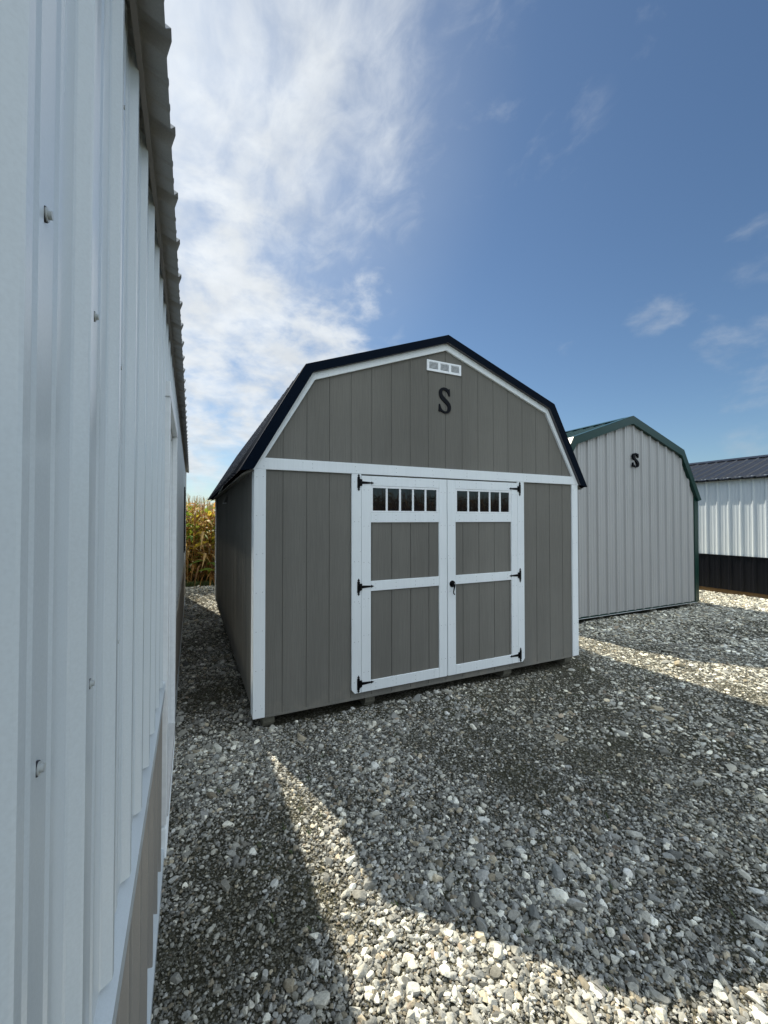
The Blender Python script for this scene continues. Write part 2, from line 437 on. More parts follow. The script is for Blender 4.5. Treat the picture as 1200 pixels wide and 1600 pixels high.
def gravel():
    groups = []   # (x, y, r, sub)
    def visible(x, y, pad=0.8):
        yw = math.radians(YAW); dx = x - CAM.x; dy = y - CAM.y
        fwd = dx * math.sin(yw) + dy * math.cos(yw); rt = dx * math.cos(yw) - dy * math.sin(yw)
        return (fwd > 0.2) & (np.abs(rt) < fwd * 1.10 + pad)
    def zone(dmin, dmax, dens, rm, sig, sub, cpow, rmax=0.05):
        x, y = scatter(-2.5, 16, -4.2, 8.2, dens)
        d = np.hypot(x - CAM.x, y - CAM.y)
        k = (d >= dmin) & (d < dmax) & visible(x, y) & ~inside_building(x, y)
        c = coarse(x, y)
        k &= rng.random(len(x)) < np.clip((c - 0.12) * 2.4, 0.30, 1) ** cpow
        x = x[k]; y = y[k]; c = c[k]
        r = np.clip(rm * np.exp(rng.normal(size=len(x)) * sig) * (0.70 + 0.62 * c), 0.0035, rmax)
        groups.append((x, y, r, sub))
    zone(1.0, 3.6, 6500, 0.0046, 0.34, 1, 0.5)
    zone(1.0, 3.6, 4400, 0.0069, 0.30, 1, 0.7)
    zone(1.0, 3.4, 330, 0.0102, 0.26, 2, 0.8)
    zone(1.0, 3.4, 300, 0.0125, 0.34, 2, 2.2)
    zone(1.0, 2.9, 300, 0.0135, 0.28, 2, 4.0)
    zone(1.0, 4.6, 26, 0.020, 0.28, 3, 3.0, 0.06)
    zone(3.6, 7.0, 4800, 0.0058, 0.38, 1, 0.5)
    zone(3.4, 7.0, 240, 0.0140, 0.36, 2, 1.3)
    zone(4.6, 8.0, 4, 0.026, 0.25, 3, 1.0, 0.05)
    zone(7.0, 14.0, 2000, 0.0115, 0.45, 1, 0.4)
    zone(8.0, 14.0, 6, 0.030, 0.3, 2, 1.0, 0.06)
    # sparser loose stones over the rest of the yard
    x, y = scatter(-2.0, 14, -9, 8.2, 60)
    k = ~visible(x, y) & ~inside_building(x, y); x = x[k]; y = y[k]
    groups.append((x, y, np.clip(0.018 * np.exp(rng.normal(size=len(x)) * 0.4), 0.006, 0.05), 1))
    # a little heap of pale lumps out on the lit strip
    hx = np.array([7.02, 7.10, 6.93, 7.17, 7.0]) - 2.0; hy = np.array([-0.55, -0.48, -0.50, -0.60, -0.42])
    groups.append((hx, hy, np.array([.07, .06, .05, .05, .045]), 3))
    VV = []; FF = []; CC = []; base = 0
    pal = np.array([[0.42, 0.42, 0.41], [0.34, 0.345, 0.35], [0.50, 0.49, 0.46], [0.27, 0.27, 0.265], [0.37, 0.33, 0.27],
                    [0.53, 0.525, 0.50], [0.30, 0.27, 0.22], [0.24, 0.25, 0.26], [0.31, 0.26, 0.22], [0.46, 0.465, 0.48]])
    pw = np.array([.2, .17, .15, .13, .07, .09, .05, .06, .02, .06]); pw /= pw.sum()
    for gi, (x, y, r, sub) in enumerate(groups):
        var, f = rock_variants(sub, 28, 100 + gi)
        n = len(x); vi = rng.integers(0, len(var), n)
        a = rng.uniform(0, 2 * np.pi, n); tx = rng.normal(size=n) * 0.20 * (1 - 0.5 * np.clip((x - 2.2) / 2.2, 0, 1)); ty = rng.normal(size=n) * 0.20
        v = var[vi] * r[:, None, None]
        sun_lift = np.clip((x - 2.2) / 2.2, 0, 1)          # sunlit strip's brightness put into paler colour and flatter stones
        v[..., 2] *= (1 - 0.38 * sun_lift)[:, None]
        # tilt, then turn
        cy, sy = np.cos(tx)[:, None], np.sin(tx)[:, None]
        Y = v[..., 1] * cy - v[..., 2] * sy; Z = v[..., 1] * sy + v[..., 2] * cy; X = v[..., 0]
        cx, sx = np.cos(ty)[:, None], np.sin(ty)[:, None]
        X, Z = X * cx + Z * sx, -X * sx + Z * cx
        ca, sa = np.cos(a)[:, None], np.sin(a)[:, None]
        X, Y = X * ca - Y * sa, X * sa + Y * ca
        lift = rng.uniform(0.0, 0.45, n) * r + np.where(r < 0.012, rng.uniform(0, 0.006, n), 0)
        P = np.stack([X + x[:, None], Y + y[:, None], Z + (gh(x, y) + lift)[:, None]], -1).reshape(-1, 3)
        nv = var.shape[1]
        F = (f[None] + (np.arange(n) * nv)[:, None, None] + base).reshape(-1, 3)
        base += n * nv
        c = pal[rng.choice(len(pal), n, p=pw)] * np.clip(rng.lognormal(-0.06, 0.40, (n, 1)), 0.40, 1.9) * np.array([1.0, 0.985, 0.885])
        c = c * (1 + 0.28 * sun_lift[:, None]) * np.where(sun_lift[:, None] > 0, np.array([1.0, 0.99, 0.95]), 1.0)
        # damp, dusty or mossy stones where the grit is fine
        dirt = np.clip((0.54 - coarse(x, y)) * 2.2, 0.06, 0.6)[:, None] * rng.uniform(0.1, 1, (n, 1)) * np.clip(1.35 - r[:, None] / 0.02, 0.25, 1)
        c = c * (0.50 + 0.66 * np.clip((r[:, None] - 0.004) / 0.009, 0, 1))  # smaller stones darkened, shade of the gaps put into their colour
        c = c * (1 - dirt) + np.array([0.125, 0.117, 0.062]) * dirt
        CC.append(np.repeat(np.concatenate([c, rng.random((n, 1))], 1), nv, axis=0))
        VV.append(P); FF.append(F)
    V = np.concatenate(VV); F = np.concatenate(FF); C_ = np.concatenate(CC)
    me = bpy.data.meshes.new('gravel')
    me.vertices.add(len(V)); me.vertices.foreach_set('co', V.astype(np.float32).ravel())
    me.loops.add(F.size); me.loops.foreach_set('vertex_index', F.astype(np.int32).ravel())
    me.polygons.add(len(F)); me.polygons.foreach_set('loop_start', np.arange(0, F.size, 3, dtype=np.int32))
    at = me.attributes.new('stone_tint', 'FLOAT_COLOR', 'POINT'); at.data.foreach_set('color', C_.astype(np.float32).ravel())
    me.update(calc_edges=True); me.shade_flat()
    m, t, b = material('limestone_gravel')
    an = t.n('ShaderNodeAttribute', attribute_name='stone_tint')
    n = t.noise(obj_coord(t), 110, 5, 0.65)
    c = t.mix(1.0, an.outputs['Color'], t.ramp(n, [(0.25, 0.70), (0.75, 1.22)]), 'MULTIPLY')
    t.put(b.inputs['Base Color'], c); b.inputs['Roughness'].default_value = 0.85; b.inputs['Specular IOR Level'].default_value = 0.25
    bump(t, b, n, 0.5, 0.003)
    me.materials.append(m)
    o = bpy.data.objects.new('gravel', me); COL.objects.link(o)
    tag(o, 'loose grey limestone gravel strewn over the yard between the sheds', 'gravel', kind='stuff')
    print('gravel faces', len(F))
gravel()

# ------------------------------------------------------------------ shared builders
def lerp_poly(pts, x):
    for (a, za), (b, zb) in zip(pts, pts[1:]):
        if a <= x <= b: return za + (zb - za) * (x - a) / (b - a)
    return pts[0][1] if x < pts[0][0] else pts[-1][1]

def boards(mb, x0, x1, zb, top, grooves, place, thick=0.010, gap=0.006, backed=True):
    """vertical grooved siding between x0 and x1; place(x, z, n) -> 3-D point, n = outward"""
    edges = [x0] + [g for g in grooves if x0 + 0.01 < g < x1 - 0.01] + [x1]
    brk = [p[0] for p in top]
    for a, b in zip(edges, edges[1:]):
        a2 = a + (gap / 2 if a != x0 else 0); b2 = b - (gap / 2 if b != x1 else 0)
        xs = [a2] + [q for q in brk if a2 < q < b2] + [b2]
        poly = [place(a2, zb, 0), place(b2, zb, 0)] + [place(q, lerp_poly(top, q), 0) for q in reversed(xs)]
        e = Vector(place(0, 0, thick)) - Vector(place(0, 0, 0))
        mb.prism(poly, e)
    if backed:
        xs = [x0] + [q for q in brk if x0 < q < x1] + [x1]
        poly = [place(x0, zb, -0.012), place(x1, zb, -0.012)] + [place(q, lerp_poly(top, q), -0.012) for q in reversed(xs)]
        e = Vector(place(0, 0, 0.016)) - Vector(place(0, 0, 0))
        mb.prism(poly, e)

def ribbed(mb, u0, u1, vb, top, place, phase=0.0, spacing=0.2286, h=0.019, base=0.062, crest=0.026, minor=True, mh=0.003, m=0):
    """profiled steel sheet; place(u, v, n) -> point; top: polyline [(u, v)] or a number"""
    if not isinstance(top, list): top = [(u0, top), (u1, top)]
    us = {}
    k0 = math.floor((u0 - phase) / spacing) - 1; k1 = math.ceil((u1 - phase) / spacing) + 1
    for k in range(k0, k1):
        c = phase + k * spacing
        c_ = min(0.0022, crest * 0.2)      # pressed corners are slightly rounded
        pr = [(-base / 2 - c_, 0), (-base / 2 + c_ * .6, c_), (-crest / 2 - c_ * .5, h - c_), (-crest / 2 + c_ * .7, h),
              (crest / 2 - c_ * .7, h), (crest / 2 + c_ * .5, h - c_), (base / 2 - c_ * .6, c_), (base / 2 + c_, 0)]
        if minor:
            for q in (spacing * 0.365, spacing * 0.635):
                pr += [(q - 0.014, 0), (q - 0.007, mh), (q + 0.007, mh), (q + 0.014, 0)]
        for du, hh in pr: us[round(c + du, 6)] = hh
    prof = sorted(us.items())
    def hat(u):
        for (a, ha), (b, hb) in zip(prof, prof[1:]):
            if a <= u <= b: return ha + (hb - ha) * (u - a) / max(b - a, 1e-9)
        return 0.0
    cuts = sorted(set([u for u, _ in prof if u0 < u < u1] + [u0, u1] + [p[0] for p in top if u0 < p[0] < u1]))
    vs = []; fs = []
    for u in cuts:
        n = hat(u); vs += [place(u, vb, n), place(u, lerp_poly(top, u), n)]
    for i in range(len(cuts) - 1): fs.append([2 * i, 2 * i + 2, 2 * i + 3, 2 * i + 1])
    mb.add(vs, fs, m)

S_OUT = [(648, 662), (652, 775), (636, 775), (622, 735), (600, 702), (570, 688), (545, 692), (530, 712), (528, 740), (538, 768), (562, 797),
         (600, 830), (640, 870), (662, 910), (668, 950), (662, 995), (640, 1030), (605, 1047), (570, 1048), (540, 1041), (515, 1024), (502, 1016),
         (494, 1030), (478, 1024), (482, 912), (495, 912), (505, 955), (527, 997), (560, 1020), (590, 1018), (612, 1000), (620, 970), (616, 940),
         (598, 906), (560, 875), (520, 840), (492, 800), (482, 750), (485, 705), (505, 670), (540, 650), (575, 648), (600, 654), (620, 668), (632, 676), (638, 662)]
def letter_S(name, frame, x0, z0, w, hgt, y, thick, mat, lift=0.0):
    sharp = {0, 1, 2, 23, 24, 25, 45, 22}
    P = [((px - 475) / 193.0, (1048 - py) / 400.0) for px, py in S_OUT]
    pts = []
    n = len(P)
    for i in range(n):
        a, b, c = P[i - 1], P[i], P[(i + 1) % n]
        if i in sharp: pts.append(b)
        else:
            pts.append((b[0] * .75 + a[0] * .25, b[1] * .75 + a[1] * .25)); pts.append((b[0] * .75 + c[0] * .25, b[1] * .75 + c[1] * .25))
    mb = MB(); mb.prism([(x0 + a * w, y, z0 + b * hgt) for a, b in pts], (0, -thick, 0))
    return mb.build(name, mat, frame)

def skids(frame, spots, y0, y1, z1, mat, chamfer=0.05):
    for a, b in spots:
        mb = MB()
        mb.prism([(a, y0 + chamfer, -0.03), (a, y0, 0.025), (a, y0, z1), (a, y1, z1), (a, y1, -0.03)], (b - a, 0, 0))
        mb.build('skid', mat, frame)

def band(mb, outer, inner, y, t, m=0):
    """gable trim between two polylines of (x, z), cut into one prism per straight run"""
    for i in range(len(outer) - 1):
        p = [outer[i], outer[i + 1], inner[i + 1], inner[i]]
        mb.prism([(a, y, b) for a, b in p], (0, -t, 0), m)

def slope_place(y0, x0, z0, x1, z1):
    """ribbed sheet lying on a roof slope from (x0,z0) eave up to (x1,z1)"""
    L = math.hypot(x1 - x0, z1 - z0); ux, uz = (x1 - x0) / L, (z1 - z0) / L
    nx, nz = (-uz, ux) if ux > 0 else (uz, -ux)
    return (lambda u, v, n: (x0 + ux * v + nx * n, y0 + u, z0 + uz * v + nz * n)), L

def cap_strip(mb, outer, y0, y1, t=0.003):
    for (a, za), (b, zb) in zip(outer, outer[1:]):
        L = math.hypot(b - a, zb - za); nx, nz = (zb - za) / L * t, -(b - a) / L * t
        mb.prism([(a, y0, za), (b, y0, zb), (b + nx, y0, zb + nz), (a + nx, y0, za + nz)], (0, y1 - y0, 0))

def nails(mb, pts, y, m=1, r=0.0032):
    for x, z in pts: mb.tube([(x, y + 0.001, z), (x, y - 0.0006, z)], r, 6, m)

# ------------------------------------------------------------------ taupe shed with double doors
def taupe_shed():
    MX = 2.1253
    fr = Frame('barn_shed', (MX, 0.0, 0.0))
    tag(fr.e, 'taupe barn-roofed wooden shed with white trim, white double doors and navy roof edges', 'shed')
    sym = lambda pts: [(MX - a, z) for a, z in pts] + [(MX + a, z) for a, z in reversed(pts[:-1])]
    G0 = 0.4995; P = 0.2032
    grooves = [G0 + P * i for i in range(-2, 20)]
    D = 5.45
    XL, XR = 0.284, 3.967
    top = sym([(MX - XL, 2.16), (1.40, 2.965), (0.0, 3.47)])
    mb = MB(); boards(mb, XL, XR, 0.088, top, grooves, lambda x, z, n: (x, 0.010 - n, z), thick=0.010)
    mb.box(0.36, 3.89, -0.004, 0.004, 0.088, 0.105)
    for k, g in enumerate(grooves):
        for z in (0.14, 0.55, 0.95, 1.36, 1.76, 2.30, 2.62, 2.92, 3.2):
            for q in ((0.016,) if k % 3 else (0.016, -0.018)):
                if XL + .1 < g + q < XR - .1 and z < lerp_poly(top, g) - 0.1: nails(mb, [(g + q, z + 0.012 * ((k * 7) % 5 - 2))], -0.0, 1, 0.003)
    mb.build('front_wall', [M['siding'], M['sidenail']], fr)
    mb = MB(); boards(mb, XL, XR, 0.088, top, grooves, lambda x, z, n: (x, D - 0.01 + n, z), thick=0.010)
    mb.build('back_wall', M['siding'], fr)
    yg = [0.1 + P * i for i in range(0, 40)]
    tp = [(0.012, 2.14), (D - 0.012, 2.14)]
    mb = MB(); boards(mb, 0.012, D - 0.012, 0.088, tp, yg, lambda y, z, n: (XL + 0.011 - n, y, z), thick=0.010)
    # embossed wood grain: fine raised ridges that catch the grazing sun
    def emboss(mb, xs, s):
        rr = random.Random(5); y = 0.13
        while y < D - 0.13:
            h = rr.uniform(0.0006, 0.0022); w = rr.uniform(0.002, 0.004); z0 = 0.09
            while z0 < 2.08:
                z1 = min(2.09, z0 + rr.uniform(0.25, 0.9)); yy = y + rr.uniform(-.002, .002)
                mb.prism([(xs, yy - w, z0), (xs + s * h, yy, z0 + 0.01), (xs, yy + w, z0)], (0, 0, z1 - z0 - 0.004)); z0 = z1
            y += rr.uniform(0.009, 0.024)
    emboss(mb, XL + 0.0012, -1)
    mb.build('side_wall', M['siding'], fr)
    mb = MB(); boards(mb, 0.012, D - 0.012, 0.088, tp, yg, lambda y, z, n: (XR - 0.011 + n, y, z), thick=0.010)
    emboss(mb, XR - 0.0012, 1)
    mb.build('side_wall', M['siding'], fr)
    # corner boards: an L of two boards each
    for sx in (-1, 1):
        for (yy, sy) in ((0.0, -1), (D, 1)):
            mb = MB()
            xo = MX + sx * (MX - 0.2626); xi = MX + sx * (MX - 0.357)
            ya, yb = sorted((yy + sy * 0.001, yy + sy * 0.020))
            mb.bbox(min(xo, xi), max(xo, xi), ya, yb, 0.100, 2.124, 0.002)
            xa, xb = sorted((xo - sx * 0.0005, xo - sx * 0.019))
            y1 = yy - sy * 0.115
            yc, yd = sorted((yy, y1)); mb.bbox(xa, xb, yc, yd, 0.100, 2.11, 0.002)
            if sy < 0:
                for k in range(7): nails(mb, [(min(xo, xi) + q, 0.17 + k * 0.315 + (q - .045) * .1) for q in (0.022, 0.072)], -0.020)
            mb.build('corner_board', [M['trim'], M['nail']], fr)
    # roof
    out = [(1.98, 2.100), (1.449, 3.035), (0.0, 3.560)]
    nin = [(1.872, 2.118), (1.382, 2.978), (0.0, 3.484)]
    win = [(1.765, 2.2215), (1.358, 2.925), (0.0, 3.418)]
    win0 = [(1.832, 2.1265), (1.358, 2.925), (0.0, 3.418)]
    roof = MB()
    surf = [(1.990, 2.088), (1.436, 3.010), (0.0, 3.530)]
    for sx in (-1, 1):
        for (a, b) in ((0, 1), (1, 2)):
            pl, L = slope_place(0.0, MX + sx * surf[a][0], surf[a][1], MX + sx * surf[b][0], surf[b][1])
            ribbed(roof, 0.0, D + 0.05, 0.0, L, pl, phase=0.16, h=0.027)
    rf = roof.build('roof', M['black_roof'], fr)
    for yy, yend in ((D + 0.062, D - 0.085), (-0.062, 0.085)):
        if yy < 0: mb.build('edge_trim', M['navy'], rf)
        mb = MB()
        s = 1 if yy < 0 else -1
        band(mb, sym(out), sym(nin), yy + (0.004 if s > 0 else 0), 0.004)
        cap_strip(mb, sym(out), yy, yend, 0.003)
    # nail heads on the front edge strip
    for (a, za), (b, zb) in zip(sym(out), sym(out)[1:]):
        for k in range(4):
            f = (k + 0.5) / 4; x = a + (b - a) * f; z = za + (zb - za) * f
            dx, dz = (zb - za), -(b - a); l = math.hypot(dx, dz); x += dx / l * 0.062; z += dz / l * 0.062
            mb.tube([(x, -0.0615, z), (x, -0.067, z)], 0.005, 6)
    mb.build('edge_trim', M['navy'], rf)
    mb = MB()
    cp, L1 = slope_place(0, MX - 0.16, 3.560 - 0.16 * 0.362 + 0.002, MX, 3.562)
    cap_strip(mb, [(MX - 0.16, 3.562 - 0.16 * 0.362), (MX, 3.566), (MX + 0.16, 3.562 - 0.16 * 0.362)], 0.086, D - 0.086, 0.003)
    mb.build('ridge_cap', M['black_roof'], rf)
    # soffits under the side eaves and white barge boards
    for sx in (-1, 1):
        mb = MB()
        xw = MX + sx * (MX - XL); xe = MX + sx * 1.955
        mb.prism([(xw, 0.0, 2.125), (xe, 0.0, 2.072), (xe, 0.0, 2.082), (xw, 0.0, 2.150)], (0, D, 0))
        mb.build('soffit', M['siding'], rf)
    mb = MB()
    band(mb, sym(nin), sym(win0), -0.001, 0.023)
    mb.build('barge_board', M['trim'], fr)
    mb = MB(); band(mb, sym([(nin[0][0] , 2.118), (1.382, 2.978), (0, 3.484)]), sym(win0), D + 0.024, 0.023); mb.build('barge_board', M['trim'], fr)
    # underside boards between wall and rake
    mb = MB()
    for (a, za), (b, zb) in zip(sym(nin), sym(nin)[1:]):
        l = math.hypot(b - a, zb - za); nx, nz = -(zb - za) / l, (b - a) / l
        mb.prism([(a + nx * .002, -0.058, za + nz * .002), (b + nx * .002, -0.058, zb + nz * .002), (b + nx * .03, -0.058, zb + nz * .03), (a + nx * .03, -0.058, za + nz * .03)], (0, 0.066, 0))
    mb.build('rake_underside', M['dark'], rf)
    mb = MB(); mb.bbox(0.295, 3.955, -0.0215, -0.001, 2.1245, 2.2195, 0.002)
    nails(mb, [(0.33 + k * 0.4064 + (k % 2) * .01, 2.195 - (k % 3) * .004) for k in range(9)] + [(0.34 + k * 0.4064, 2.150 + (k % 2) * .004) for k in range(9)], -0.0215)
    mb.build('header_board', [M['trim'], M['nail']], fr)
    # door surround
    for sx in (-1, 1):
        mb = MB(); a, b = (1.111, 1.2005) if sx < 0 else (3.0505, 3.142)
        if sx < 0: pts = [(a, 0.185), (a + 0.030, 0.152), (b, 0.152), (b, 2.1225), (a, 2.1225)]
        else: pts = [(b, 0.185), (b - 0.030, 0.152), (a, 0.152), (a, 2.1225), (b, 2.1225)]
        mb.prism([(x, -0.001, z) for x, z in pts], (0, -0.0205, 0)); nails(mb, [((a + b) / 2 + q, 0.25 + k * 0.36) for k in range(6) for q in (-.02, .02)], -0.0215); mb.build('door_jamb', [M['trim'], M['nail']], fr)
    # door leaves
    for side in (0, 1):
        a, b = (1.2035, 2.1245) if side == 0 else (2.1345, 3.0475)
        ia, ib = (1.296, 2.034) if side == 0 else (2.2300, 2.9615)
        y0, y1 = -0.0225, -0.002
        mb = MB(); boards(mb, ia - 0.02, ib + 0.02, 0.16, [(ia - 0.02, 1.77), (ib + 0.02, 1.77)], grooves, lambda x, z, n: (x, -0.001 - n * 0.7, z), backed=False)
        dr = mb.build('door', M['siding'], fr)
        zb, zt = 0.1525, 2.110
        for x0, x1 in ((a, ia), (ib, b)):
            mb = MB(); mb.bbox(x0, x1, y0, y1, zb, zt, 0.0015); nails(mb, [((x0 + x1) / 2 + q, 0.33 + k * 0.33) for k in range(6) for q in (-.022, .024)], y0); mb.build('stile', [M['trim'], M['nail']], dr)
        for z0, z1 in ((2.022, zt), (1.684, 1.776), (1.056, 1.146), (zb, 0.245)):
            mb = MB(); mb.bbox(ia + 0.0012, ib - 0.0012, y0 + 0.0006, y1, z0, z1, 0.0015); nails(mb, [(ia + 0.05 + k * 0.208, (z0 + z1) / 2 + q) for k in range(4) for q in (-.02, .018)], y0 + .0006); mb.build('rail', [M['trim'], M['nail']], dr)
        wz0, wz1 = 1.7775, 2.0205
        mb = MB()
        w = 0.018
        mb.box(ia + .002, ib - .002, -0.019, -0.003, wz1 - w, wz1); mb.box(ia + .002, ib - .002, -0.019, -0.003, wz0, wz0 + w * 0.8)
        mb.box(ia + .002, ia + .002 + w, -0.0188, -0.003, wz0 + w * 0.8, wz1 - w); mb.box(ib - .002 - w * 1.4, ib - .002, -0.0188, -0.003, wz0 + w * 0.8, wz1 - w)
        pa, pb = ia + .002 + w, ib - .002 - w * 1.4
        for k in range(1, 5):
            x = pa + (pb - pa) * k / 4.92 + 0.004
            mb.box(x - 0.0095, x + 0.0095, -0.0155, -0.003, wz0 + w * 0.8, wz1 - w)
        mb.build('window_frame', M['vinyl'], dr)
        mb = MB(); mb.box(pa, pb, -0.008, -0.0035, wz0 + w * 0.8, wz1 - w); mb.build('window_pane', M['glass'], dr)
        hx, s = (1.175, 1) if side == 0 else (3.080, -1)
        for hz in (2.046, 1.100, 0.231):
            mb = MB(); Y = -0.0225
            Q = lambda pts, t=0.004, yy=Y: mb.prism([(hx + s * px, yy, hz + pz) for px, pz in pts], (0, -t, 0))
            Q([(-0.013, -0.050), (0.012, -0.050), (0.012, 0.050), (-0.013, 0.050)])
            for q in (-1, 1):
                Q([(-0.006, q * 0.050), (0.006, q * 0.050), (0.005, q * 0.056), (0.013, q * 0.060), (0.006, q * 0.067), (0.0, q * 0.079), (-0.006, q * 0.067), (-0.013, q * 0.060), (-0.005, q * 0.056)])
            Q([(0.016, -0.030), (0.034, -0.030), (0.034, -0.013), (0.115, -0.0075), (0.115, 0.0075), (0.034, 0.013), (0.034, 0.030), (0.016, 0.030)])
            Q([(0.115, -0.006), (0.122, -0.006), (0.126, -0.0135), (0.135, -0.007), (0.152, 0.0), (0.135, 0.007), (0.126, 0.0135), (0.122, 0.006), (0.115, 0.006)])
            mb.tube([(hx + s * 0.014, Y - 0.006, hz - 0.032), (hx + s * 0.014, Y - 0.006, hz + 0.032)], 0.007, 8)
            for px, pz in ((-.002, .03), (-.002, -.03), (.06, 0), (.095, 0)):
                mb.tube([(hx + s * px, Y - 0.003, hz + pz), (hx + s * px, Y - 0.007, hz + pz)], 0.004, 6)
            mb.build('hinge', M['iron'], dr)
        if side == 1:
            mb = MB(); cx, cz = 2.186, 1.064
            mb.tube([(cx, -0.0225, cz), (cx, -0.029, cz), (cx, -0.031, cz)], [0.033, 0.033, 0.029], 20)
            mb.tube([(cx, -0.030, cz), (cx, -0.050, cz), (cx, -0.066, cz)], [0.014, 0.012, 0.011], 12)
            mb.tube([(cx, -0.060, cz + 0.004), (cx + 0.002, -0.062, cz - 0.012), (cx - 0.002, -0.060, cz - 0.045), (cx - 0.006, -0.057, cz - 0.075), (cx - 0.003, -0.056, cz - 0.094), (cx + 0.007, -0.058, cz - 0.103)],
                    [0.011, 0.010, 0.007, 0.006, 0.0065, 0.006], 10)
            mb.build('lever_handle', M['iron'], dr)
            mb = MB(); mb.tube([(cx, -0.066, cz), (cx, -0.0675, cz), (cx, -0.068, cz)], [0.008, 0.007, 0.003], 14); mb.build('handle_glint', M['steel'], dr)  # bright disc put in for the glint on the handle
    # gable vent
    mb = MB(); va, vb, vz0, vz1 = 1.904, 2.311, 3.187, 3.296; t = 0.021
    mb.box(va, vb, -0.014, -0.001, vz1 - 0.018, vz1); mb.box(va, vb, -0.014, -0.001, vz0, vz0 + 0.020)
    op = [(1.928, 2.032), (2.060, 2.162), (2.188, 2.288)]
    xs = [va] + [q for o in op for q in o] + [vb]
    for k in range(0, 8, 2): mb.box(xs[k], xs[k + 1], -0.0138, -0.001, vz0 + 0.020, vz1 - 0.018)
    mb.box(va + .01, vb - .01, -0.002, -0.0005, vz0 + .01, vz1 - .01, 1)
    vent = mb.build('gable_vent', [M['vinyl'], M['dark']], fr)
    for o in op:
        mb = MB()
        for k in range(6):
            z = vz0 + 0.022 + k * 0.0118
            mb.prism([(o[0], -0.013, z), (o[0], -0.004, z + 0.008), (o[0], -0.003, z + 0.006), (o[0], -0.012, z - 0.002)], (o[1] - o[0], 0, 0))
        mb.build('louvre', M['vinyl'], vent)
    letter_S('letter', fr, 2.040, 2.782, 0.147, 0.260, -0.0005, 0.012, M['letter'])
    # small hooded vent up on the side facing the white building
    mb = MB(); mb.box(XL - 0.012, XL + 0.003, 2.83, 2.99, 1.955, 2.045)
    mb.prism([(XL - 0.012, 2.82, 2.055), (XL - 0.05, 2.82, 1.96), (XL - 0.05, 2.82, 1.95), (XL - 0.012, 2.82, 1.95)], (0, 0.18, 0))
    mb.build('side_vent', M['siding'], fr)
    mb = MB(); mb.box(XL - 0.052, XL - 0.010, 2.822, 2.998, 1.944, 1.949); mb.build('vent_lip', M['vinyl'], bpy.data.objects['side_vent'])
    # floor frame and skids
    mb = MB(); mb.box(0.30, 3.95, 0.03, D - 0.03, 0.086, 0.115); mb.build('floor_frame', M['skid'], fr)
    skids(fr, [(0.352, 0.447), (1.270, 1.366), (2.900, 3.010), (3.830, 3.930)], 0.045, D - 0.1, 0.085, M['skid'])
taupe_shed()

